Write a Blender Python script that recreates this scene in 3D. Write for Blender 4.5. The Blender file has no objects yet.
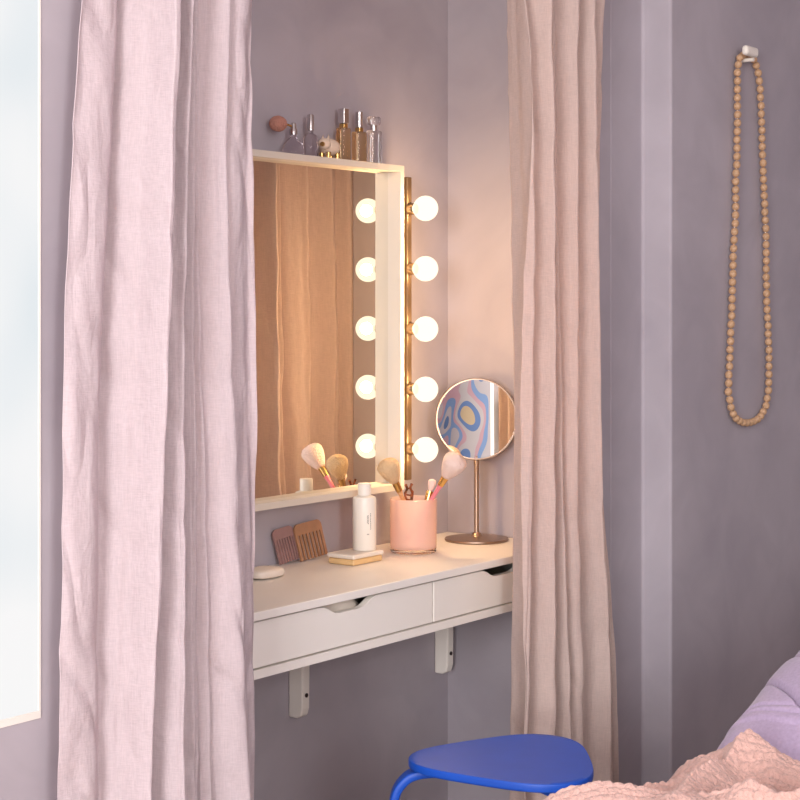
import bpy, bmesh, math, random
from mathutils import Vector, Matrix, noise
random.seed(4)
S = bpy.context.scene
COL = S.collection
S.view_settings.view_transform = 'Standard'
FLOOR = 0.05
CH = 1.23      # eye height
# ------------------------------------------------------------ materials
def srgb(r, g, b):
    def c(v):
        v /= 255.0
        return v/12.92 if v <= .04045 else ((v+.055)/1.055)**2.4
    return (c(r), c(g), c(b), 1)

def newmat(name):
    m = bpy.data.materials.new(name); m.use_nodes = True
    nt = m.node_tree
    return m, nt, nt.nodes, nt.links, nt.nodes['Principled BSDF']

def simple(name, col, rough=.5, metal=0, nscale=0, namt=.08, bump=0, bscale=60, trans=0, ior=1.45, coat=0, thin=0, tpc=0):
    m, nt, N, L, b = newmat(name)
    b.inputs['Base Color'].default_value = col
    b.inputs['Roughness'].default_value = rough
    b.inputs['Metallic'].default_value = metal
    b.inputs['Transmission Weight'].default_value = trans
    b.inputs['IOR'].default_value = ior
    b.inputs['Coat Weight'].default_value = coat
    tc = N.new('ShaderNodeTexCoord')
    if nscale:
        n = N.new('ShaderNodeTexNoise'); n.inputs['Scale'].default_value = nscale; n.inputs['Detail'].default_value = 5
        L.new(tc.outputs['Object'], n.inputs['Vector'])
        r = N.new('ShaderNodeValToRGB')
        r.color_ramp.elements[0].position = .3; r.color_ramp.elements[1].position = .7
        r.color_ramp.elements[0].color = tuple([c*(1-namt) for c in col[:3]]+[1])
        r.color_ramp.elements[1].color = tuple([min(1, c*(1+namt)) for c in col[:3]]+[1])
        L.new(n.outputs['Fac'], r.inputs['Fac']); L.new(r.outputs['Color'], b.inputs['Base Color'])
    if bump:
        n2 = N.new('ShaderNodeTexNoise'); n2.inputs['Scale'].default_value = bscale; n2.inputs['Detail'].default_value = 4
        L.new(tc.outputs['Object'], n2.inputs['Vector'])
        bp = N.new('ShaderNodeBump'); bp.inputs['Strength'].default_value = bump; bp.inputs['Distance'].default_value = .01
        L.new(n2.outputs['Fac'], bp.inputs['Height']); L.new(bp.outputs['Normal'], b.inputs['Normal'])
    out = b.outputs[0]
    if thin:
        tr = N.new('ShaderNodeBsdfTranslucent'); tr.inputs['Color'].default_value = col
        ms = N.new('ShaderNodeMixShader'); ms.inputs[0].default_value = thin
        L.new(out, ms.inputs[1]); L.new(tr.outputs[0], ms.inputs[2]); out = ms.outputs[0]
    if tpc:
        tp = N.new('ShaderNodeBsdfTransparent'); tp.inputs['Color'].default_value = col
        ms = N.new('ShaderNodeMixShader'); ms.inputs[0].default_value = tpc
        L.new(out, ms.inputs[1]); L.new(tp.outputs[0], ms.inputs[2]); out = ms.outputs[0]
    if thin or tpc: L.new(out, N['Material Output'].inputs['Surface'])
    return m

def plaster(name, c1, c2, c3):
    m, nt, N, L, b = newmat(name)
    tc = N.new('ShaderNodeTexCoord')
    n1 = N.new('ShaderNodeTexNoise'); n1.inputs['Scale'].default_value = 1.7; n1.inputs['Detail'].default_value = 4; n1.inputs['Roughness'].default_value = .5; n1.inputs['Distortion'].default_value = .8
    n2 = N.new('ShaderNodeTexNoise'); n2.inputs['Scale'].default_value = 6.0; n2.inputs['Detail'].default_value = 6; n2.inputs['Distortion'].default_value = 1.2
    L.new(tc.outputs['Object'], n1.inputs['Vector']); L.new(tc.outputs['Object'], n2.inputs['Vector'])
    mx = N.new('ShaderNodeMath'); mx.operation = 'MULTIPLY_ADD'; mx.inputs[1].default_value = .34
    L.new(n2.outputs['Fac'], mx.inputs[0])
    m2 = N.new('ShaderNodeMath'); m2.operation = 'MULTIPLY'; m2.inputs[1].default_value = .66
    L.new(n1.outputs['Fac'], m2.inputs[0]); L.new(m2.outputs[0], mx.inputs[2])
    r = N.new('ShaderNodeValToRGB')
    e = r.color_ramp.elements
    e[0].position = .34; e[0].color = c1; e[1].position = .66; e[1].color = c3
    k = e.new(.5); k.color = c2
    L.new(mx.outputs[0], r.inputs['Fac']); L.new(r.outputs['Color'], b.inputs['Base Color'])
    b.inputs['Roughness'].default_value = .8
    bp = N.new('ShaderNodeBump'); bp.inputs['Strength'].default_value = .06; bp.inputs['Distance'].default_value = .01
    L.new(n2.outputs['Fac'], bp.inputs['Height']); L.new(bp.outputs['Normal'], b.inputs['Normal'])
    return m

def linen(name, col, trans=.35, bstr=.25, wr=6.0):
    m, nt, N, L, b = newmat(name)
    tc = N.new('ShaderNodeTexCoord')
    mp = N.new('ShaderNodeMapping'); mp.inputs['Scale'].default_value = (1, 1, .06)
    L.new(tc.outputs['Object'], mp.inputs['Vector'])
    nA = N.new('ShaderNodeTexNoise'); nA.inputs['Scale'].default_value = 700; nA.inputs['Detail'].default_value = 2
    L.new(mp.outputs[0], nA.inputs['Vector'])
    mp2 = N.new('ShaderNodeMapping'); mp2.inputs['Scale'].default_value = (.12, .12, 1)
    L.new(tc.outputs['Object'], mp2.inputs['Vector'])
    nB = N.new('ShaderNodeTexNoise'); nB.inputs['Scale'].default_value = 700; nB.inputs['Detail'].default_value = 2
    L.new(mp2.outputs[0], nB.inputs['Vector'])
    mp3 = N.new('ShaderNodeMapping'); mp3.inputs['Scale'].default_value = (1, 1, .6)
    L.new(tc.outputs['Object'], mp3.inputs['Vector'])
    nC = N.new('ShaderNodeTexNoise'); nC.inputs['Scale'].default_value = 26; nC.inputs['Detail'].default_value = 3; nC.inputs['Distortion'].default_value = .25
    L.new(mp3.outputs[0], nC.inputs['Vector'])
    ad = N.new('ShaderNodeMath'); ad.operation = 'ADD'; L.new(nA.outputs['Fac'], ad.inputs[0]); L.new(nB.outputs['Fac'], ad.inputs[1])
    r = N.new('ShaderNodeValToRGB'); e = r.color_ramp.elements
    e[0].position = .35; e[1].position = .65
    e[0].color = tuple([c*.92 for c in col[:3]]+[1]); e[1].color = tuple([min(1, c*1.05) for c in col[:3]]+[1])
    hf = N.new('ShaderNodeMath'); hf.operation = 'MULTIPLY'; hf.inputs[1].default_value = .5
    L.new(ad.outputs[0], hf.inputs[0]); L.new(hf.outputs[0], r.inputs['Fac'])
    L.new(r.outputs['Color'], b.inputs['Base Color'])
    b.inputs['Roughness'].default_value = .95
    b.inputs['Specular IOR Level'].default_value = .1
    hw = N.new('ShaderNodeMath'); hw.operation = 'MULTIPLY'; hw.inputs[1].default_value = .35
    L.new(ad.outputs[0], hw.inputs[0])
    a2 = N.new('ShaderNodeMath'); a2.operation = 'MULTIPLY_ADD'; a2.inputs[1].default_value = wr
    L.new(nC.outputs['Fac'], a2.inputs[0]); L.new(hw.outputs[0], a2.inputs[2])
    bp = N.new('ShaderNodeBump'); bp.inputs['Strength'].default_value = bstr; bp.inputs['Distance'].default_value = .006
    L.new(a2.outputs[0], bp.inputs['Height']); L.new(bp.outputs['Normal'], b.inputs['Normal'])
    tr = N.new('ShaderNodeBsdfTranslucent'); L.new(r.outputs['Color'], tr.inputs['Color']); L.new(bp.outputs['Normal'], tr.inputs['Normal'])
    ms = N.new('ShaderNodeMixShader'); ms.inputs[0].default_value = trans
    L.new(b.outputs[0], ms.inputs[1]); L.new(tr.outputs[0], ms.inputs[2])
    L.new(ms.outputs[0], N['Material Output'].inputs['Surface'])
    return m

def wood(name, ca, cb, scale=8, rough=.5):
    m, nt, N, L, b = newmat(name)
    tc = N.new('ShaderNodeTexCoord'); mp = N.new('ShaderNodeMapping'); mp.inputs['Scale'].default_value = (1, 8, 8)
    L.new(tc.outputs['Object'], mp.inputs['Vector'])
    n = N.new('ShaderNodeTexNoise'); n.inputs['Scale'].default_value = scale; n.inputs['Detail'].default_value = 5
    L.new(mp.outputs[0], n.inputs['Vector'])
    r = N.new('ShaderNodeValToRGB'); r.color_ramp.elements[0].position = .3; r.color_ramp.elements[1].position = .7
    r.color_ramp.elements[0].color = ca; r.color_ramp.elements[1].color = cb
    L.new(n.outputs['Fac'], r.inputs['Fac']); L.new(r.outputs['Color'], b.inputs['Base Color'])
    b.inputs['Roughness'].default_value = rough
    return m

M = {}
M['wall'] = plaster('lavender_plaster', srgb(166, 158, 166), srgb(176, 168, 175), srgb(186, 178, 185))
M['ceil'] = simple('ceiling_paint', srgb(225, 220, 224), .8, nscale=3, namt=.03)
M['floor'] = wood('floor_oak', srgb(150, 120, 95), srgb(180, 150, 120), 4)
M['white'] = simple('white_lacquer', srgb(242, 235, 226), .4, nscale=5, namt=.02)
M['white2'] = simple('cream_frame_paint', srgb(222, 212, 198), .6, nscale=5, namt=.02)
M['linenL'] = linen('linen_pale_pink', srgb(232, 218, 221), .40, .28)
M['linenR'] = linen('linen_beige_pink', srgb(229, 209, 201), .38, .22, 3.5)
M['glassm'] = simple('mirror_silver', (.91, .89, .83, 1), .0, metal=1)
M['bar'] = simple('brushed_brass_metal', srgb(150, 126, 98), .4, metal=.9)
M['sock'] = simple('socket_brass', srgb(180, 156, 126), .28, metal=1)
M['copper'] = simple('brushed_bronze', srgb(176, 154, 136), .38, metal=1)
M['blue'] = simple('blue_lacquer', srgb(24, 82, 190), .45, nscale=20, namt=.04)
M['bead'] = wood('bead_wood', srgb(188, 148, 110), srgb(212, 174, 138), 30)
M['peach'] = simple('peach_frosted_glass', srgb(255, 238, 230), .18, nscale=60, namt=.02, coat=.5, thin=.35, tpc=.55)
M['cream'] = simple('cream_plastic', srgb(244, 236, 224), .35, nscale=5, namt=.01)
M['soap'] = simple('soap_white', srgb(240, 228, 214), .5, nscale=12, namt=.03)
M['tray'] = simple('pale_wood_tray', srgb(236, 196, 140), .5, nscale=25, namt=.06)
M['comb1'] = simple('mauve_comb', srgb(158, 122, 118), .35, nscale=30, namt=.1)
M['comb2'] = simple('brown_comb', srgb(176, 130, 98), .35, nscale=40, namt=.15)
M['gold'] = simple('gold_metal', srgb(214, 176, 110), .25, metal=1)
M['silver'] = simple('silver_metal', srgb(215, 210, 208), .25, metal=1)
M['clear'] = simple('clear_glass', (1, 1, 1, 1), .02, trans=1, ior=1.25)
M['amber'] = simple('amber_perfume_glass', srgb(254, 226, 184), .02, trans=1, ior=1.22)
M['lilgl'] = simple('lilac_perfume_glass', srgb(252, 246, 250), .02, trans=1, ior=1.2)
M['pom'] = simple('pompom_pink', srgb(206, 146, 128), .95, bump=.8, bscale=300)
M['figur'] = simple('cream_ceramic', srgb(240, 216, 192), .3, nscale=20, namt=.03)
M['dark'] = simple('dark_enamel', srgb(50, 34, 30), .4)
M['bristleA'] = simple('bristle_pinkwhite', srgb(248, 222, 212), .95, bump=.7, bscale=400)
M['bristleB'] = simple('bristle_beige', srgb(232, 198, 156), .95, bump=.7, bscale=400)
M['pinkh'] = simple('handle_pink', srgb(226, 130, 142), .3, nscale=10, namt=.03)
M['woodh'] = wood('handle_wood', srgb(190, 140, 96), srgb(220, 172, 124), 20)
M['tort'] = simple('tortoise_clip', srgb(120, 66, 40), .25, nscale=90, namt=.7)
M['ink'] = simple('ink_grey', srgb(90, 80, 80), .6)

# bulb: thin opal glass globe, half see-through, glowing from the filament inside
m, nt, N, L, b = newmat('opal_bulb_glass')
em = N.new('ShaderNodeEmission'); em.inputs['Color'].default_value = (1, .89, .67, 1); em.inputs['Strength'].default_value = 1.85
tp = N.new('ShaderNodeBsdfTransparent'); tp.inputs['Color'].default_value = (1, .97, .92, 1)
ms = N.new('ShaderNodeMixShader'); ms.inputs[0].default_value = .5
L.new(em.outputs[0], ms.inputs[1]); L.new(tp.outputs[0], ms.inputs[2])
L.new(ms.outputs[0], N['Material Output'].inputs['Surface'])
M['bulb'] = m

# pane
m, nt, N, L, b = newmat('daylight_frosted_pane')
tc = N.new('ShaderNodeTexCoord'); n = N.new('ShaderNodeTexNoise'); n.inputs['Scale'].default_value = 3.5; n.inputs['Detail'].default_value = 1
L.new(tc.outputs['Object'], n.inputs['Vector'])
r = N.new('ShaderNodeValToRGB'); r.color_ramp.elements[0].color = srgb(232, 239, 243); r.color_ramp.elements[1].color = srgb(252, 252, 252)
r.color_ramp.elements[0].position = .35; r.color_ramp.elements[1].position = .6
L.new(n.outputs['Fac'], r.inputs['Fac']); L.new(r.outputs['Color'], b.inputs['Emission Color'])
b.inputs['Emission Strength'].default_value = .92; b.inputs['Base Color'].default_value = (.03, .03, .03, 1); b.inputs['Specular IOR Level'].default_value = .1
M['pane'] = m

def cloth(name, col, bumpscale, st):
    m, nt, N, L, b = newmat(name)
    tc = N.new('ShaderNodeTexCoord')
    n = N.new('ShaderNodeTexNoise'); n.inputs['Scale'].default_value = bumpscale; n.inputs['Detail'].default_value = 6
    L.new(tc.outputs['Object'], n.inputs['Vector'])
    r = N.new('ShaderNodeValToRGB'); r.color_ramp.elements[0].position = .3; r.color_ramp.elements[1].position = .7
    r.color_ramp.elements[0].color = tuple([c*.85 for c in col[:3]]+[1]); r.color_ramp.elements[1].color = col
    L.new(n.outputs['Fac'], r.inputs['Fac']); L.new(r.outputs['Color'], b.inputs['Base Color'])
    b.inputs['Roughness'].default_value = .95
    b.inputs['Sheen Weight'].default_value = .3
    bp = N.new('ShaderNodeBump'); bp.inputs['Strength'].default_value = st; bp.inputs['Distance'].default_value = .004
    L.new(n.outputs['Fac'], bp.inputs['Height']); L.new(bp.outputs['Normal'], b.inputs['Normal'])
    return m
M['knit'] = cloth('knit_wool_pink', srgb(218, 176, 164), 200, 1.0)
M['lav'] = cloth('cotton_lavender', srgb(182, 163, 192), 200, .2)
M['sheet'] = cloth('cotton_white', srgb(225, 215, 225), 200, .2)
M['base'] = cloth('bed_fabric_grey', srgb(150, 140, 150), 200, .2)

# artwork: broad soft petals of paint
m, nt, N, L, b = newmat('abstract_painting')
tc = N.new('ShaderNodeTexCoord')
nn = N.new('ShaderNodeTexNoise'); nn.inputs['Scale'].default_value = 3.0; nn.inputs['Detail'].default_value = .3; nn.inputs['Distortion'].default_value = .8
L.new(tc.outputs['Object'], nn.inputs['Vector'])
r = N.new('ShaderNodeValToRGB'); r.color_ramp.interpolation = 'CONSTANT'
e = r.color_ramp.elements
e[0].position = 0; e[0].color = srgb(76, 104, 146); e[1].position = .36; e[1].color = srgb(166, 160, 162)
for p, c in ((.42, srgb(108, 134, 172)), (.48, srgb(172, 138, 146)), (.53, srgb(168, 162, 162)), (.585, srgb(86, 112, 156)), (.64, srgb(176, 156, 124)), (.70, srgb(158, 110, 108))):
    k = e.new(p); k.color = c
L.new(nn.outputs['Fac'], r.inputs['Fac']); L.new(r.outputs['Color'], b.inputs['Base Color']); b.inputs['Roughness'].default_value = .8
M['art'] = m
M['artB'] = simple('ochre_print', srgb(190, 150, 70), .8, nscale=6, namt=.5)

# ------------------------------------------------------------ helpers
def finish(name, bm, mat, smooth=None, parent=None, bevel=0, bseg=2):
    bmesh.ops.recalc_face_normals(bm, faces=bm.faces)
    me = bpy.data.meshes.new(name); bm.to_mesh(me); bm.free()
    if smooth is not None:
        me.shade_smooth()
        if smooth < 180: me.set_sharp_from_angle(angle=math.radians(smooth))
    ob = bpy.data.objects.new(name, me); COL.objects.link(ob)
    if mat: me.materials.append(mat)
    if bevel:
        md = ob.modifiers.new('bevel', 'BEVEL'); md.width = bevel; md.segments = bseg; md.limit_method = 'ANGLE'
    if parent is not None: attach(ob, parent)
    return ob

def attach(ob, parent):
    ob.parent = parent
    pm = Matrix.Translation(parent.location)
    ob.matrix_parent_inverse = pm.inverted()

def thing(name, loc, label, cat, group=None):
    e = bpy.data.objects.new(name, None); e.empty_display_size = .05
    e.location = loc; COL.objects.link(e)
    e['label'] = label; e['category'] = cat
    if group: e['group'] = group
    return e

def tag(ob, label, cat, group=None):
    ob['label'] = label; ob['category'] = cat
    if group: ob['group'] = group
    return ob

def bx(bm, x0, x1, y0, y1, z0, z1):
    vs = [bm.verts.new(p) for p in ((x0, y0, z0), (x1, y0, z0), (x1, y1, z0), (x0, y1, z0), (x0, y0, z1), (x1, y0, z1), (x1, y1, z1), (x0, y1, z1))]
    for f in ((0, 3, 2, 1), (4, 5, 6, 7), (0, 1, 5, 4), (1, 2, 6, 5), (2, 3, 7, 6), (3, 0, 4, 7)):
        bm.faces.new([vs[i] for i in f])
    return vs

def box(name, d, mat, parent=None, bevel=0):
    bm = bmesh.new()
    if isinstance(d[0], (tuple, list)):
        for q in d: bx(bm, *q)
    else: bx(bm, *d)
    return finish(name, bm, mat, None, parent, bevel)

def lathe_bm(bm, prof, mtx=Matrix(), segs=32):
    rings = []
    for (r, z) in prof:
        if r < 1e-5: rings.append([bm.verts.new(mtx @ Vector((0, 0, z)))])
        else: rings.append([bm.verts.new(mtx @ Vector((r*math.cos(2*math.pi*i/segs), r*math.sin(2*math.pi*i/segs), z))) for i in range(segs)])
    for a, b in zip(rings[:-1], rings[1:]):
        for i in range(segs):
            j = (i+1) % segs
            if len(a) == 1 and len(b) == 1: continue
            if len(a) == 1: bm.faces.new((a[0], b[i], b[j]))
            elif len(b) == 1: bm.faces.new((a[i], a[j], b[0]))
            else: bm.faces.new((a[i], a[j], b[j], b[i]))

def lathe(name, prof, mat, mtx=Matrix(), parent=None, segs=32, smooth=40):
    bm = bmesh.new(); lathe_bm(bm, prof, mtx, segs)
    return finish(name, bm, mat, smooth, parent)

def T(x, y, z): return Matrix.Translation((x, y, z))
def aim(p, d):
    return Matrix.Translation(p) @ Vector(d).to_track_quat('Z', 'Y').to_matrix().to_4x4()

def prism(name, poly, axis, a0, a1, mat, parent=None, bevel=0, smooth=None, bseg=2):
    bm = bmesh.new()
    def P(p, a):
        return {'x': (a, p[0], p[1]), 'y': (p[0], a, p[1]), 'z': (p[0], p[1], a)}[axis]
    A = [bm.verts.new(P(p, a0)) for p in poly]; B = [bm.verts.new(P(p, a1)) for p in poly]
    bm.faces.new(A); bm.faces.new(B[::-1])
    n = len(poly)
    for i in range(n): bm.faces.new((A[i], A[(i+1) % n], B[(i+1) % n], B[i]))
    return finish(name, bm, mat, smooth, parent, bevel, bseg)

def spline(pts, n):
    P = [Vector(p) for p in pts]; P = [2*P[0]-P[1]]+P+[2*P[-1]-P[-2]]
    out = []
    for i in range(1, len(P)-2):
        for k in range(n):
            t = k/n
            out.append(.5*((2*P[i])+(P[i+1]-P[i-1])*t+(2*P[i-1]-5*P[i]+4*P[i+1]-P[i+2])*t*t+(3*P[i]-P[i-1]-3*P[i+1]+P[i+2])*t**3))
    out.append(P[-2]); return out

def tube(name, pts, rad, mat, parent=None, segs=12, flat=None, bm=None):
    own = bm is None
    if own: bm = bmesh.new()
    rings = []; n = len(pts)
    for i, p in enumerate(pts):
        d = (pts[min(i+1, n-1)]-pts[max(i-1, 0)]).normalized()
        up = Vector((0, 0, 1)) if abs(d.z) < .95 else Vector((0, 1, 0))
        if flat and len(flat) == 3: sd = Vector(flat[2]).normalized()
        else: sd = d.cross(up).normalized()
        nn = sd.cross(d).normalized()
        r = rad[i] if isinstance(rad, (list, tuple)) else rad
        ring = []
        for k in range(segs):
            a = 2*math.pi*k/segs
            c, s = math.cos(a), math.sin(a)
            if flat:
                e = .35
                ring.append(bm.verts.new(p+sd*(flat[0]*math.copysign(abs(c)**e, c))+nn*(flat[1]*math.copysign(abs(s)**e, s))))
            else: ring.append(bm.verts.new(p+sd*(r*c)+nn*(r*s)))
        rings.append(ring)
    for a, b in zip(rings[:-1], rings[1:]):
        for k in range(segs): bm.faces.new((a[k], a[(k+1) % segs], b[(k+1) % segs], b[k]))
    bm.faces.new(rings[0][::-1]); bm.faces.new(rings[-1])
    if own: return finish(name, bm, mat, 50, parent)

def ellipsoid(bm, c, s, sub=3):
    r = bmesh.ops.create_icosphere(bm, subdivisions=sub, radius=1)
    for v in r['verts']: v.co = Vector((v.co.x*s[0], v.co.y*s[1], v.co.z*s[2]))+Vector(c)

# ------------------------------------------------------------ room
H = 2.6
def struct(ob): ob['kind'] = 'structure'; return ob
WW = -2.7
struct(box('floor', (WW, 4.8, -2.0, 2.2, FLOOR-.1, FLOOR), M['floor']))
struct(box('ceiling', (WW, 4.8, -2.0, 2.2, H, H+.1), M['ceil']))
struct(box('wall_back', (1.75, 3.05, 2.04, 2.14, FLOOR, H), M['wall']))
struct(box('wall_niche_right', (2.944, 3.05, 1.71, 2.04, FLOOR, H), M['wall']))
struct(box('wall_niche_left', (1.75, 1.85, 1.71, 2.04, FLOOR, H), M['wall']))
WX = 1.524
struct(box('wall_left', [(WW, .45, 1.71, 1.85, FLOOR, H), (WX, 1.75, 1.71, 1.85, FLOOR, H), (.45, WX, 1.71, 1.85, FLOOR, .686), (.45, WX, 1.71, 1.85, 2.35, H)], M['wall']))
struct(prism('wall_right', [(3.05, 1.71), (3.186, 1.71), (3.190, 1.644), (4.8, 1.644), (4.8, 1.85), (3.05, 1.85)], 'z', FLOOR, H, M['wall'], bevel=.006, bseg=3))
struct(box('wall_east', (4.6, 4.8, -2.0, 1.644, FLOOR, H), M['wall']))
struct(box('wall_south', (WW, 4.6, -2.0, -1.8, FLOOR, H), M['wall']))
struct(box('wall_west', [(WW, WW+.1, -1.8, -1.5, FLOOR, H), (WW, WW+.1, 1.1, 1.71, FLOOR, H), (WW, WW+.1, -1.5, 1.1, FLOOR, .6), (WW, WW+.1, -1.5, 1.1, 2.4, H)], M['wall']))
w = struct(thing('window_1', (.99, 1.71, .686), '', ''))
bm = bmesh.new()
bx(bm, .45, WX, 1.708, 1.76, .686, .696); bx(bm, .45, WX, 1.708, 1.76, 2.335, 2.35)
bx(bm, .45, .475, 1.708, 1.76, .696, 2.335); bx(bm, WX-.003, WX, 1.708, 1.76, .696, 2.335)
finish('frame', bm, M['white'], None, w)
box('pane', (.475, WX-.003, 1.710, 1.72, .696, 2.335), M['pane'], w)
for k in ('label', 'category'): del w[k]

# ------------------------------------------------------------ curtains
def sm(a, b, x):
    t = max(0, min(1, (x-a)/(b-a))); return t*t*(3-2*t)

def curtain(name, xl, xr, yc, z0, z1, folds, amp, seed, mat, label, nu=500, nv=360, crease=1.0, drift=.06, slant=0, ret=False, w0=.5, w1=1.25, w2=.5, w3=.14):
    e = thing(name, ((xl(1.)+xr(1.))/2, yc, z0), label, 'curtain', 'linen curtains of the niche')
    bm = bmesh.new(); grid = []
    for j in range(nv+1):
        v = j/nv; z = z0+(z1-z0)*v; row = []
        a, b = xl(z), xr(z); w = (b-a)
        for i in range(nu+1):
            u = i/nu
            uu = u+.05*math.sin(2*math.pi*u*1.15+seed)+drift*noise.noise((u*2.1, z*.6, seed*3.1))+slant*(1.6-z)*u*(1-u)
            ph = 2*math.pi*folds*uu+seed
            f1 = noise.noise((uu*folds*1.9, z*.42, seed+31))
            f2 = noise.noise((uu*folds*4.0, z*.8, seed+47))
            f3 = noise.noise((uu*folds*9.5, z*1.5, seed+53))
            s1 = w0*math.cos(ph)+w1*f1+w2*f2+w3*f3
            y = yc+amp*max(-1.25, min(1.25, s1))
            x = a+w*u-.03*(w/folds)*math.sin(2*ph)
            n2 = noise.noise((x*18+z*5, z*4-x*6, seed+8)); q = (1-abs(n2)*4)*.0030*crease if abs(n2) < .25 else 0
            q += noise.noise((x*40, z*12, seed+2))*.0022*crease
            y += q; x += q*.4
            if ret: y += (1.7035-y)*sm(.90, .985, u)
            y = min(y, 1.704)
            row.append(bm.verts.new((x, y, z)))
        grid.append(row)
    for j in range(nv):
        for i in range(nu):
            bm.faces.new((grid[j][i], grid[j][i+1], grid[j+1][i+1], grid[j+1][i]))
    o = finish('fabric', bm, mat, 180, e)
    md = o.modifiers.new('s', 'SOLIDIFY'); md.thickness = .0012
    return e

curtain('curtain', lambda z: 1.550-.036*sm(1.8, 1.05, z)-.010*sm(1.1, .5, z), lambda z: 1.884+.022*sm(1.6, .8, z), 1.650, FLOOR+.005, 2.42, 4.6, .042, 2.3, M['linenL'],
        'sheer pale pink linen curtain hanging beside the bright window', drift=.13, slant=.10, crease=1.5, w0=.55, w1=1.2, w2=.50, w3=.14)
curtain('curtain', lambda z: 2.592+.004*sm(1.0, .3, z), lambda z: 2.952+.010*sm(1.6, .9, z)+.045*sm(.95, .45, z), 1.655, FLOOR+.005, 2.42, 5.2, .037, 4.9, M['linenR'],
        'beige pink linen curtain gathered at the necklace wall', drift=.14, slant=-.24, crease=1.1, ret=True, w0=.60, w1=1.05, w2=.36, w3=.10)
e = thing('curtain_rod', (2.3, 1.655, 2.44), 'slim white curtain rod fixed below the ceiling', 'curtain rod')
lathe('rod', [(0, -.95), (.01, -.95), (.01, .95), (0, .95)], M['white'], aim((2.3, 1.655, 2.44), (1, 0, 0)), e)
for x in (1.45, 3.12): box('bracket', (x-.01, x+.01, 1.65, 1.71, 2.43, 2.46), M['white'], e)

# ------------------------------------------------------------ vanity shelf with drawers
TZ = .753; BZ = .647
X0, X1, XD = 1.962, 2.942, 2.481
d = thing('wall_desk', (2.44, 1.9, BZ), 'white wall-mounted vanity shelf with two shallow drawers', 'desk')
box('top_board', (X0, X1, 1.742, 2.039, TZ-.014, TZ), M['white'], d, .0015)
box('body', [(X0, X1, 1.748, 2.039, BZ, BZ+.014), (X0, X0+.014, 1.756, 2.039, BZ+.014, TZ-.014), (X1-.012, X1, 1.756, 2.039, BZ+.014, TZ-.014),
             (XD-.006, XD+.006, 1.775, 2.039, BZ+.014, TZ-.014), (X0+.014, X1-.012, 2.03, 2.039, BZ+.014, TZ-.014)], M['white'], d)
def drawer(xa, xb, c):
    zc0, zc1 = BZ+.0165, TZ-.0175
    k = .80
    notch = [(-.080, 0), (-.068, -.0015), (-.058, -.006), (-.048, -.012), (-.038, -.0165), (-.026, -.0185), (.026, -.0185), (.038, -.0165), (.048, -.012), (.058, -.006), (.068, -.0015), (.080, 0)]
    poly = [(xa, zc0), (xb, zc0), (xb, zc1)]+[(c-px, zc1+pz*k*1.1) for px, pz in notch]+[(xa, zc1)]
    dr = prism('drawer', poly, 'y', 1.751, 1.765, M['white'], d, .001)
    box('drawer_box', [(xa+.012, xa+.022, 1.765, 2.0, zc0+.004, zc1-.012), (xb-.022, xb-.012, 1.765, 2.0, zc0+.004, zc1-.012),
                       (xa+.012, xb-.012, 1.765, 2.0, zc0+.004, zc0+.008), (xa+.012, xb-.012, 1.99, 2.0, zc0+.004, zc1-.012)], M['white']).parent = dr
drawer(X0+.016, XD-.0025, 2.240); drawer(XD+.0025, X1-.014, 2.715)
bm = bmesh.new(); bmesh.ops.create_icosphere(bm, subdivisions=4, radius=1)
for v in bm.verts:
    c = v.co.copy(); n_ = 1+.10*noise.noise(c*2.2)
    v.co = Vector((c.x*.075*n_, c.y*.028*n_, c.z*.032*n_+.034))+Vector((2.25, 1.800, BZ+.0245))
tag(finish('cosmetic_pouch', bm, M['soap'], 180), 'soft cream cosmetic pouch inside the open-notched drawer', 'pouch')
for bxp in (2.434, 2.905):
    zt0 = BZ
    pts = [(2.039, zt0), (1.83, zt0), (1.826, zt0-.006), (1.83, zt0-.020), (1.955, zt0-.022), (1.980, zt0-.028), (1.995, zt0-.040), (2.002, zt0-.058), (2.005, zt0-.085), (2.006, zt0-.165), (2.010, zt0-.178), (2.020, zt0-.183), (2.039, zt0-.183)]
    k = thing('shelf_bracket', (bxp, 2.03, zt0-.183), 'white wooden bracket under the vanity shelf', 'bracket', 'brackets carrying the vanity shelf')
    prism('bracket_arm', pts, 'x', bxp-.011, bxp+.011, M['white'], k, .003)
    lathe('screw', [(0, 0), (.004, 0), (.004, .002), (0, .002)], M['dark'], aim((bxp, 2.0058, zt0-.14), (0, -1, 0)), k, 16)

# ------------------------------------------------------------ wall mirror
ml, mr, mz0, mz1 = 2.06, 2.693, .868, 1.503
mi = thing('wall_mirror', (2.37, 2.03, mz0), 'square wall mirror in a cream box frame', 'mirror')
fy0, fy1, th = 1.970, 2.039, .012
box('frame', [(ml, mr, fy0, fy1, mz1-th, mz1), (ml, mr, fy0, fy1, mz0, mz0+th), (ml, ml+th, fy0, fy1, mz0+th, mz1-th), (mr-th, mr, fy0, fy1, mz0+th, mz1-th)], M['white2'], mi)
box('mirror_glass', (ml+th, mr-th, 2.001, 2.007, mz0+th, mz1-th), M['glassm'], mi)

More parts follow.
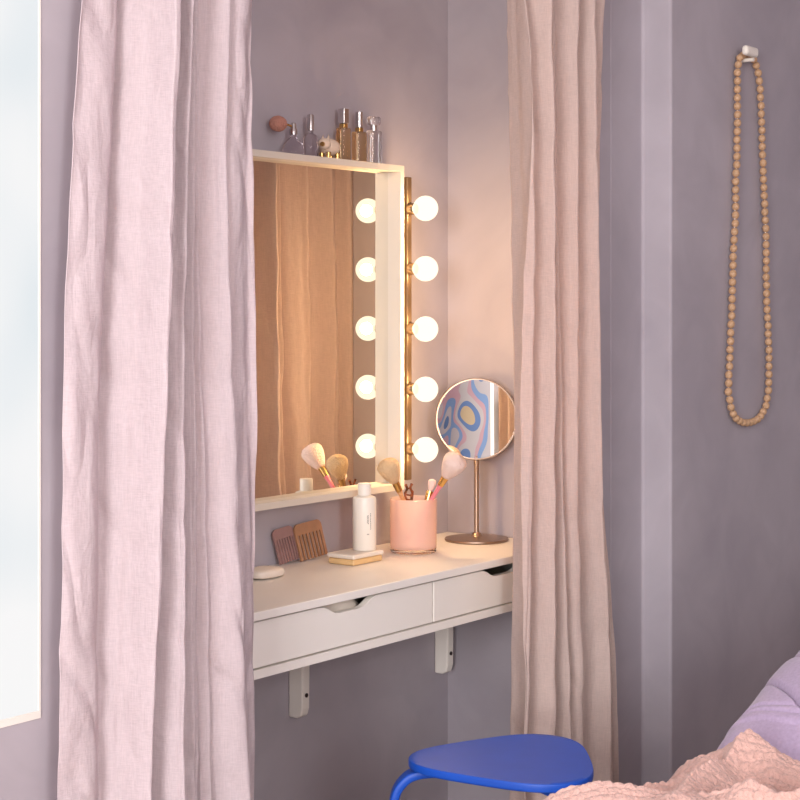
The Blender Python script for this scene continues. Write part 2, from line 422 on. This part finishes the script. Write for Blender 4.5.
# ------------------------------------------------------------ vanity lamp
LX, LY = 2.7090, 1.930
la = thing('vanity_lamp', (LX, 2.03, .888), 'vertical bronze light bar with five glowing round bulbs', 'wall lamp')
box('bar', (2.7010, 2.7165, 1.968, 2.039, .885, 1.482), M['bar'], la, .002)
z_b = [1.419, 1.301, 1.183, 1.065, .947]
def bulbprof(r=.0248):
    return [(0, r)]+[(r*math.sin(a), r*math.cos(a)) for a in [math.pi*i/20 for i in range(1, 18)]]+[(.0105, -r*.93), (.0105, -r*.93-.003)]
b0 = lathe('bulb', bulbprof(), M['bulb'], Matrix(), None, 32, 60)
s0 = lathe('socket', [(0, 0), (.0115, 0), (.0115, .012), (.0108, .0135), (0, .0135)], M['sock'], Matrix(), None, 24, 40)
R90 = Matrix.Rotation(math.radians(90), 4, 'X')
first = True
for z in z_b:
    for src, yy in ((b0, LY), (s0, 1.968)):
        o = src if first else src.copy()
        if not first: COL.objects.link(o)
        o.parent = la; o.matrix_parent_inverse = Matrix.Translation(la.location).inverted()
        o.matrix_basis = T(LX, yy, z) @ R90
    first = False
    l = bpy.data.lights.new('filament', 'POINT'); l.energy = 1.45; l.color = (1, .66, .35); l.shadow_soft_size = .012
    lo = bpy.data.objects.new('filament_light', l); COL.objects.link(lo); lo.location = (LX, LY-.004, z)
    attach(lo, la)

# ------------------------------------------------------------ table mirror
cx, cy = 2.866, 1.915
tm = thing('table_mirror', (cx, cy, TZ), 'round bronze table mirror on a slim stand', 'mirror')
lathe('base', [(0, 0), (.063, 0), (.065, .002), (.064, .005), (.05, .0065), (.012, .009), (.008, .016), (0, .016)], M['copper'], T(cx, cy, TZ+.0005), tm, 48)
lathe('pole', [(0, 0), (.005, 0), (.005, .150), (.007, .152), (.007, .160), (0, .16)], M['copper'], T(cx, cy, TZ+.012), tm, 20)
an = math.radians(215.6)
nrm = Vector((math.cos(an), math.sin(an), .055)).normalized()
mc = Vector((cx, cy, .999))
A = aim(mc, nrm)
R = .082
lathe('rim', [(R-.0025, .004), (R, .004), (R+.0015, .002), (R+.0015, -.004), (R, -.007), (0, -.007), (0, -.0065), (R-.0025, -.0065), (R-.0025, .004)], M['copper'], A, tm, 64)
lathe('mirror_glass', [(0, -.004), (R-.002, -.004), (R-.002, .0025), (0, .0025)], M['glassm'], A, tm, 64)
lathe('pivot', [(0, 0), (.006, 0), (.006, .012), (0, .012)], M['copper'], T(cx, cy, .999-R-.010), tm, 16)

# ------------------------------------------------------------ items on mirror top
zt = mz1+.0005; yt = 2.005
G = 'perfume bottles on the mirror ledge'
def rbox(name, w, dd, z0, z1, x, y, mat, par, bev=.002, ang=0):
    bm = bmesh.new(); bx(bm, -w/2, w/2, -dd/2, dd/2, z0, z1)
    bm.transform(T(x, y, 0) @ Matrix.Rotation(ang, 4, 'Z'))
    return finish(name, bm, mat, None, par, bev, 3)
x = 2.396
p = thing('perfume_atomizer', (x, yt, zt), 'small round atomizer bottle with pink squeeze bulb', 'perfume bottle', G)
lathe('bottle', [(0, 0), (.014, 0), (.019, .004), (.020, .012), (.017, .022), (.010, .030), (.006, .034), (.006, .038), (0, .038)], M['lilgl'], T(x, yt, zt), p)
lathe('cap', [(0, 0), (.008, 0), (.008, .009), (.006, .012), (.006, .018), (.004, .022), (0, .022)], M['silver'], T(x, yt, zt+.0385), p, 20)
tube('hose', spline([(x-.006, yt, zt+.054), (x-.016, yt, zt+.056), (x-.024, yt+.002, zt+.055)], 6), .002, M['gold'], p)
bm = bmesh.new(); bmesh.ops.create_icosphere(bm, subdivisions=4, radius=1)
for v in bm.verts:
    n_ = 1+.06*noise.noise(v.co*6)
    v.co = Vector((v.co.x*.018*n_, v.co.y*.015*n_, v.co.z*.0145*n_))+Vector((x-.038, yt+.004, zt+.056))
finish('squeeze_bulb', bm, M['pom'], 180, p)
x = 2.446
p = thing('perfume_bottle', (x, yt, zt), 'slim clear glass bottle with silver cap', 'perfume bottle', G)
lathe('bottle', [(0, 0), (.012, 0), (.0135, .002), (.0135, .036), (.011, .042), (.005, .046), (.005, .05), (0, .05)], M['lilgl'], T(x, yt, zt), p)
lathe('cap', [(0, 0), (.0065, 0), (.0065, .028), (.005, .030), (0, .030)], M['silver'], T(x, yt, zt+.0505), p, 20)
x = 2.503
p = thing('animal_figurine', (x, yt, zt), 'small cream and gold pig figurine among perfume bottles', 'figurine')
bm = bmesh.new()
ellipsoid(bm, (x, yt, zt+.024), (.026, .016, .016)); ellipsoid(bm, (x-.022, yt-.005, zt+.028), (.013, .012, .0115))
for dy in (-.010, .003):
    lathe_bm(bm, [(0, .011), (.0038, 0), (0, 0)], aim((x-.018, yt+dy, zt+.036), (.1, -.1, 1)), 10)
finish('body', bm, M['figur'], 60, p)
for dx, dy in ((-.014, -.008), (-.014, .008), (.013, -.008), (.013, .008)):
    lathe('leg', [(0, 0), (.0045, 0), (.005, .013), (0, .013)], M['gold'], T(x+dx, yt+dy, zt), p, 12)
lathe('snout', [(0, 0), (.0048, 0), (.0042, .006), (0, .006)], M['gold'], aim((x-.032, yt-.009, zt+.027), (-.9, -.45, -.1)), p, 14)
x = 2.550
p = thing('perfume_bottle', (x, yt+.004, zt), 'tall square amber bottle with gold collar and silver cap', 'perfume bottle', G)
rbox('bottle', .022, .02, zt, zt+.064, x, yt+.004, M['amber'], p)
rbox('collar', .012, .012, zt+.0645, zt+.072, x, yt+.004, M['gold'], p, .001)
rbox('cap', .015, .015, zt+.0725, zt+.101, x, yt+.004, M['silver'], p, .001)
x = 2.594
p = thing('perfume_bottle', (x, yt, zt), 'rectangular pale gold bottle with silver cap', 'perfume bottle', G)
rbox('bottle', .026, .018, zt, zt+.060, x, yt, M['amber'], p)
rbox('collar', .012, .012, zt+.0605, zt+.068, x, yt, M['gold'], p, .001)
lathe('cap', [(0, 0), (.0072, 0), (.0072, .030), (0, .030)], M['silver'], T(x, yt, zt+.0685), p, 20)
x = 2.640
p = thing('perfume_bottle', (x, yt, zt), 'squat clear bottle with chunky faceted glass stopper', 'perfume bottle', G)
rbox('bottle', .032, .020, zt, zt+.066, x, yt, M['clear'], p, .004)
lathe('collar', [(0, 0), (.007, 0), (.007, .01), (0, .01)], M['silver'], T(x, yt, zt+.0665), p, 20)
rbox('stopper', .026, .018, zt+.077, zt+.094, x, yt, M['clear'], p, .004)

# ------------------------------------------------------------ things on the table
tz = TZ+.0005
cux, cuy = 2.660, 1.924
p = thing('tumbler', (cux, cuy, tz), 'peach pink translucent glass tumbler holding makeup brushes', 'cup')
lathe('cup', [(0, .0085), (.044, .0085), (.045, .011), (.045, .103), (.0435, .104), (.0425, .102), (.0425, .013), (0, .013)], M['peach'], T(cux, cuy, tz), p, 48)
lathe('glass_base', [(0, 0), (.042, 0), (.0445, .002), (.0448, .008), (0, .008)], M['clear'], T(cux, cuy, tz), p, 48)
def brush(head, foot, mat, hmat, label, hr, hl, flat=1.0):
    head = Vector(head); foot = Vector(foot); dd = (head-foot); Ln = dd.length; u = dd.normalized()
    e = thing('makeup_brush', foot, label, 'makeup brush', 'makeup brushes in the tumbler')
    hs = Ln-hl*.5
    lathe('handle', [(0, 0), (.003, .002), (.0045, Ln*.3), (.0042, hs-.03), (.006, hs-.022), (0, hs-.022)], hmat, aim(foot, u), e, 16, 60)
    lathe('ferrule', [(0, 0), (.0062, 0), (.0075, .02), (0, .02)], M['gold'], aim(foot+u*(hs-.0215), u), e, 20)
    pr = [(0, 0)]
    for i in range(13):
        t = i/12
        r = hr*(.38+.62*math.sin(min(1, t*1.35)*math.pi/2)) if t < .72 else hr*math.sqrt(max(0, 1-((t-.72)/.28)**2))
        pr.append((max(r, .0002), t*hl))
    pr.append((0, hl+.0005))
    lathe('bristles', pr, mat, aim(foot+u*(hs-.001), u) @ Matrix.Diagonal((1, flat, 1, 1)), e, 32, 180)
brush((2.660, 1.832, .925), (2.668, 1.951, tz+.0145), M['bristleA'], M['pinkh'], 'fluffy brush with pink handle and pinkish white bristles', .0230, .054)
brush((2.603, 1.938, .914), (2.684, 1.918, tz+.0145), M['bristleB'], M['woodh'], 'rounded brush with wooden handle and beige bristles', .0215, .050)
brush((2.676, 1.892, .884), (2.640, 1.903, tz+.0145), M['bristleA'], M['pinkh'], 'small brush with pink handle leaning in the tumbler', .008, .024)
hc = Vector((2.656, 1.932, tz+.104))
p = thing('hair_clip', hc, 'small tortoiseshell hair claw clip sticking out of the tumbler', 'hair clip')
for sgn in (-1, 1):
    bm = bmesh.new()
    tube('', [hc+Vector((sgn*.004, 0, -.02)), hc+Vector((sgn*.010, 0, 0)), hc+Vector((sgn*.012, 0, .010)), hc+Vector((sgn*.004, 0, .018)), hc+Vector((sgn*.010, 0, .026))], .003, None, bm=bm, segs=8)
    for k in (-.014, -.006, .003):
        tube('', [hc+Vector((sgn*.009, 0, .004+k)), hc+Vector((sgn*.001, -.004, .002+k)), hc+Vector((-sgn*.003, -.008, k))], .0018, None, bm=bm, segs=6)
    finish('claw', bm, M['tort'], 60, p)
tx, ty = 2.492, 1.935
p = thing('soap_tray', (tx, ty, tz), 'pale wooden tray with a cream lid', 'tray')
rbox('tray', .088, .060, tz, tz+.011, tx, ty, M['tray'], p, .003)
rbox('lid', .092, .064, tz+.0115, tz+.020, tx, ty, M['soap'], p, .003)
bxx, bxy, bz = 2.514, 1.931, tz+.0205
p = thing('lotion_bottle', (bxx, bxy, bz), 'white cylindrical lotion bottle standing on the tray', 'bottle')
lathe('bottle', [(0, 0), (.0205, 0), (.022, .002), (.022, .094), (.0205, .0985), (.014, .101), (0, .101)], M['cream'], T(bxx, bxy, bz), p, 40)
lathe('cap', [(0, 0), (.0125, 0), (.0125, .021), (.0115, .0225), (0, .0225)], M['cream'], T(bxx, bxy, bz+.1015), p, 32)
bm = bmesh.new()
dirc = math.atan2(-bxy, -bxx)
for i, (off, z0, z1) in enumerate(((.22, .052, .066), (.30, .050, .068), (.52, .04, .07), (.22, .030, .034), (.34, .03, .033))):
    zz = z0
    while zz < z1-.0015:
        h = .0012+random.random()*.0012
        a0 = dirc+off; a1 = a0+.05
        vs = [bm.verts.new((bxx+.0222*math.cos(a), bxy+.0222*math.sin(a), bz+q)) for a, q in ((a0, zz), (a1, zz), (a1, zz+h), (a0, zz+h))]
        bm.faces.new(vs); zz += h+.001
finish('label_print', bm, M['ink'], None, p)
bm = bmesh.new(); bmesh.ops.create_icosphere(bm, subdivisions=4, radius=1)
def se(v, e): return math.copysign(abs(v)**e, v)
for v in bm.verts:
    c = v.co.copy()
    v.co = Vector((se(c.x, .6)*.036, se(c.y, .6)*.028, se(c.z, .5)*.0085+.0085))+Vector((2.256, 1.955, tz))
tag(finish('soap_bar', bm, M['soap'], 180), 'flat cream soap bar lying on the vanity shelf', 'soap')
def comb(xc, w, h, mat, tilt, label, ybase, pitch):
    e = thing('hair_comb', (xc, ybase, tz), label, 'comb', 'combs leaning on the wall')
    bm = bmesh.new(); t = .002
    sp_h = h*.30
    poly = [(-w/2, h-sp_h), (w/2, h-sp_h), (w/2, h-.008), (w/2-.003, h-.003), (w/2-.009, h), (-w/2+.009, h), (-w/2+.003, h-.003), (-w/2, h-.008)]
    A_ = [bm.verts.new((p_[0], -t, p_[1])) for p_ in poly]; B_ = [bm.verts.new((p_[0], t, p_[1])) for p_ in poly]
    bm.faces.new(A_); bm.faces.new(B_[::-1])
    for i in range(len(poly)): bm.faces.new((A_[i], A_[(i+1) % len(poly)], B_[(i+1) % len(poly)], B_[i]))
    nt_ = int(w/pitch)
    for i in range(nt_):
        hw = pitch*.27 if 0 < i < nt_-1 else pitch*.36
        x_ = -w/2+pitch*.36+i*(w-pitch*.72)/(nt_-1)
        bx(bm, x_-hw, x_+hw, -t*.8, t*.8, 0, h-sp_h+.0005)
    bm.transform(T(xc, ybase, tz+.004) @ Matrix.Rotation(math.radians(tilt), 4, 'Y') @ Matrix.Rotation(math.radians(-14), 4, 'X'))
    finish('comb_body', bm, mat, 40, e)
comb(2.402, .056, .064, M['comb1'], -6, 'mauve hair comb leaning against the lavender wall', 2.018, .0066)
comb(2.466, .078, .068, M['comb2'], -4, 'brown wide-tooth comb leaning against the wall', 2.012, .0088)

# ------------------------------------------------------------ necklace
yb = 1.630
ctrl = [(3.500, yb, 1.786), (3.485, yb, 1.766), (3.480, yb, 1.72), (3.476, yb, 1.55), (3.460, yb, 1.35), (3.448, yb, 1.18), (3.434, yb, 1.065), (3.439, yb, 1.022), (3.460, yb, .988), (3.498, yb, .970),
        (3.545, yb, .966), (3.592, yb, .974), (3.628, yb, .998), (3.645, yb, 1.04), (3.647, yb, 1.10), (3.637, yb, 1.22), (3.629, yb, 1.38), (3.614, yb, 1.56), (3.598, yb, 1.72), (3.582, yb, 1.766), (3.560, yb, 1.786), (3.530, yb, 1.790)]
path = spline(ctrl, 40)+[Vector(ctrl[0])]
tot = sum((path[i+1]-path[i]).length for i in range(len(path)-1))
nb = 100; step = tot/nb; br = step*.5
nk = thing('bead_necklace', (3.547, yb, 1.79), 'long necklace of round wooden beads hanging from a hook', 'necklace')
tube('cord', path[:-1], .0012, M['white'], nk, 6)
bead = lathe('bead', [(.0015, -br*.98)]+[(br*.90*math.sin(a), -br*math.cos(a)) for a in [math.pi*i/12 for i in range(1, 12)]]+[(.0015, br*.98)], M['bead'], Matrix(), None, 20, 180)
acc = 0; nxt = step*.5; cnt = 0
for i in range(len(path)-1):
    seg = path[i+1]-path[i]; l = seg.length
    while nxt <= acc+l and cnt < nb:
        pt = path[i]+seg*((nxt-acc)/l)+Vector((random.uniform(-.0016, .0016)+.004*noise.noise((nxt*9, 1, 1)), 0, 0))
        o = bead if cnt == 0 else bead.copy()
        if cnt: COL.objects.link(o)
        o.parent = nk; o.matrix_parent_inverse = Matrix.Translation(nk.location).inverted()
        o.matrix_basis = aim(pt, seg+Vector((random.uniform(-.3, .3), random.uniform(-.1, .1), 0))*l) @ Matrix.Rotation(cnt*1.3, 4, 'Z')
        cnt += 1; nxt += step
    acc += l
hx = 3.502
hk = thing('wall_hook', (hx, 1.644, 1.79), 'small white ceramic wall hook', 'hook')
bm = bmesh.new(); bx(bm, hx-.031, hx+.031, 1.602, 1.6175, 1.782, 1.804)
finish('hook_plate', bm, M['cream'], None, hk, .0072, 5)
lathe('hook_peg', [(0, 0), (.0045, 0), (.0045, .036), (0, .036)], M['cream'], aim((3.515, 1.6435, 1.7765), (0, -1, 0)), hk, 16)

# ------------------------------------------------------------ stool
sx, sy, sz = 2.210, 1.412, .533
st = thing('stool', (sx, sy, FLOOR), 'bright blue three-legged stool with rounded triangular seat', 'stool')
th0 = math.atan2(.8056, -.5924)
def seat_r(t): return .138*(1+.135*math.cos(3*(t-th0))+.012*math.cos(6*(t-th0)))
bm = bmesh.new(); segs = 96; rings = []
for k, (s, z) in enumerate(((.985, -.0130), (1, -.0118), (1.003, -.009), (1.003, -.003), (.999, -.0009), (.994, 0), (.93, .0), (.5, 0))):
    rings.append([bm.verts.new((sx+seat_r(2*math.pi*i/segs)*s*math.cos(2*math.pi*i/segs), sy+seat_r(2*math.pi*i/segs)*s*math.sin(2*math.pi*i/segs), sz+z)) for i in range(segs)])
for a, b in zip(rings[:-1], rings[1:]):
    for i in range(segs): bm.faces.new((a[i], a[(i+1) % segs], b[(i+1) % segs], b[i]))
bm.faces.new(rings[-1]); bm.faces.new(rings[0][::-1])
finish('seat', bm, M['blue'], 50, st)
for k in range(3):
    t = th0+k*2*math.pi/3
    u = Vector((math.cos(t), math.sin(t), 0)); sd = Vector((-math.sin(t), math.cos(t), 0))
    c = Vector((sx, sy, 0))
    zt_ = sz-.0205
    pts = spline([c+u*.03+Vector((0, 0, zt_)), c+u*.09+Vector((0, 0, zt_)), c+u*.140+Vector((0, 0, zt_-.002)), c+u*.166+Vector((0, 0, zt_-.015)), c+u*.181+Vector((0, 0, zt_-.045)), c+u*.188+Vector((0, 0, zt_-.12)), c+u*.194+Vector((0, 0, .25)), c+u*.202+Vector((0, 0, FLOOR+.001))], 8)
    tube('leg', pts, .01, M['blue'], st, 20, flat=(.018, .007, tuple(sd)))

# ------------------------------------------------------------ bed
BX0, BX1, BY0, BY1 = 1.45, 3.35, -.4, 1.12
bd = thing('bed', (2.4, .4, FLOOR), 'low upholstered bed with white mattress', 'bed')
box('bed_base', (BX0, BX1, BY0, BY1, FLOOR, .28), M['base'], bd, .02)
box('mattress', (BX0+.02, BX1-.02, BY0+.02, BY1-.02, .281, .50), M['sheet'], bd, .04)
def heap(name, x0, x1, y0, y1, nx, ny, hf, mat, label, cat):
    bm = bmesh.new(); g = []
    for j in range(ny+1):
        row = []
        for i in range(nx+1):
            u, v = i/nx, j/ny
            x = x0+(x1-x0)*u; y = y0+(y1-y0)*v
            row.append(bm.verts.new(hf(x, y, u, v)))
        g.append(row)
    for j in range(ny):
        for i in range(nx): bm.faces.new((g[j][i], g[j][i+1], g[j+1][i+1], g[j+1][i]))
    rim = [g[0][i] for i in range(nx+1)]+[g[j][nx] for j in range(1, ny+1)]+[g[ny][i] for i in range(nx-1, -1, -1)]+[g[j][0] for j in range(ny-1, 0, -1)]
    bm.faces.new(rim[::-1])
    o = finish(name, bm, mat, 180)
    return tag(o, label, cat)
def edge(t, k): return max(0, 1-abs(2*t-1)**k)**(.5)
def fd(x, y, u, v):
    e = edge(u, 16)*edge(v, 26)
    h = .138+.094*sm(2.22, 2.70, x)+.008*noise.noise((x*3, y*3, 2))
    s = x*.8-y*.6; tt = y*.8+x*.6
    f = noise.noise((s*9, tt*1.6, 3.3)); g_ = noise.noise((s*22, tt*3.5, 7.1))
    h += .018*f+.007*g_-.016*math.exp(-(abs(f)/.05)**2)
    # stitched seam running down the cover close to its end
    fl = u+.010*noise.noise((y*3, 0, 5))
    h += .006*sm(.060, .064, fl)
    for c in (.078, .092):
        h -= .007*math.exp(-((fl-c)/.0028)**2)
    h += .0010*noise.noise((x*30, y*30, 1))
    return x+.012*noise.noise((y*7, x*2, 8))*(1 if u < .1 else .4), y, .501+e*h
heap('duvet', 2.238, 3.30, -.36, 1.118, 560, 480, fd, M['lav'], 'lavender cotton duvet draped over the bed', 'duvet')
def ft(x, y, u, v):
    e = edge(u, 7)*edge(v, 14)
    wx, wy = x+.03*noise.noise((x*5, y*5, 1)), y+.03*noise.noise((x*5, y*5, 6))
    big = noise.noise((wx*4+1.3, wy*4, 7.7)); r2 = max(0, 1-abs(noise.noise((wx*4-wy*3, wy*5+wx*3, 2.2)))*2.2)**1.4
    r3 = max(0, 1-abs(noise.noise((wx*8, wy*8, 12.2)))*2.2)**1.3
    h = .108-.026*sm(1.93, 2.10, x)+.020*big+.034*r2+.020*r3
    h += .038*math.exp(-(((x-2.12)/.045)**2+((y-.99)/.09)**2))-.034*sm(2.15, 2.21, x)
    a = (wx*.85+wy*.5)+.014*r2; bb = (-wx*.5+wy*.85)
    # chunky knit: staggered soft puffs
    row = a/.0145; ph = bb/.0125+.5*(math.floor(row) % 2)
    q = (abs(math.sin(row*math.pi)))**.55*(.5+.5*abs(math.sin(ph*math.pi))**.55)
    h += .0048*q+.0022*noise.noise((x*85, y*85, 3))+.0015*noise.noise((x*180, y*180, 3))
    yy = y-.03*sm(1.95, 2.20, x)*v
    return x, yy+.012*noise.noise((x*9, 1, 2)), .501+e*h
heap('knit_throw', 1.65, 2.216, .35, 1.130, 460, 560, ft, M['knit'], 'chunky pink knitted throw bunched on the bed', 'blanket')

# ------------------------------------------------------------ art on the opposite wall (seen in the round mirror)
p = thing('wall_painting', (-1.9, -1.8, .6), 'large abstract painting in blue pink and white', 'painting', 'pictures on the far wall')
box('canvas', (-2.55, -1.80, -1.795, -1.765, .60, 1.60), M['art'], p)
box('painting_frame', [(-2.58, -2.55, -1.799, -1.755, .57, 1.63), (-1.80, -1.77, -1.799, -1.755, .57, 1.63), (-2.55, -1.80, -1.799, -1.755, .57, .60), (-2.55, -1.80, -1.799, -1.755, 1.60, 1.63)], M['white'], p)
for zc in (1.24, .98):
    p = thing('framed_print', (-1.66, -1.8, zc-.12), 'small framed print in ochre with a dark frame', 'picture', 'pictures on the far wall')
    box('print', (-1.73, -1.59, -1.795, -1.78, zc-.10, zc+.10), M['artB'], p)
    box('print_frame', [(-1.745, -1.73, -1.799, -1.77, zc-.115, zc+.115), (-1.59, -1.575, -1.799, -1.77, zc-.115, zc+.115), (-1.73, -1.59, -1.799, -1.77, zc-.115, zc-.10), (-1.73, -1.59, -1.799, -1.77, zc+.10, zc+.115)], M['dark'], p)

# ------------------------------------------------------------ lights
def area(name, loc, target, sx_, sy_, pw, col):
    l = bpy.data.lights.new(name, 'AREA'); l.shape = 'RECTANGLE'; l.size = sx_; l.size_y = sy_; l.energy = pw; l.color = col
    o = bpy.data.objects.new(name, l); COL.objects.link(o); o.location = loc
    o.rotation_euler = (Vector(target)-Vector(loc)).to_track_quat('-Z', 'Y').to_euler()
    return o
area('window_daylight', (WW+.13, -.3, 1.55), (2.5, 1.2, 1.1), 1.1, 1.3, 142, (1, .985, .99))
area('south_fill', (-.35, -1.74, 1.6), (2.5, 1.7, 1.1), .9, 1.1, 90, (1, .985, .975))  # added fill from behind the camera to lift the front walls; no window here
area('overhead_fill', (.4, -.6, 2.56), (.4, -.6, 0), 1.6, 1.6, 20, (1, .96, .94))  # weak unseen fill added overhead, not a lamp of the room
wd = bpy.data.worlds.new('sky'); S.world = wd; wd.use_nodes = True
wd.node_tree.nodes['Background'].inputs[0].default_value = (.75, .82, 1, 1)
wd.node_tree.nodes['Background'].inputs[1].default_value = .8

# ------------------------------------------------------------ camera
cam = bpy.data.cameras.new('camera'); co = bpy.data.objects.new('camera', cam); COL.objects.link(co)
co.location = (0, 0, CH)
co.rotation_euler = (math.radians(90), 0, -math.atan2(.8056, .5924))
cam.sensor_width = 36; cam.lens = 36*1700/800; cam.shift_y = -95/800
cam.clip_start = .05
S.camera = co
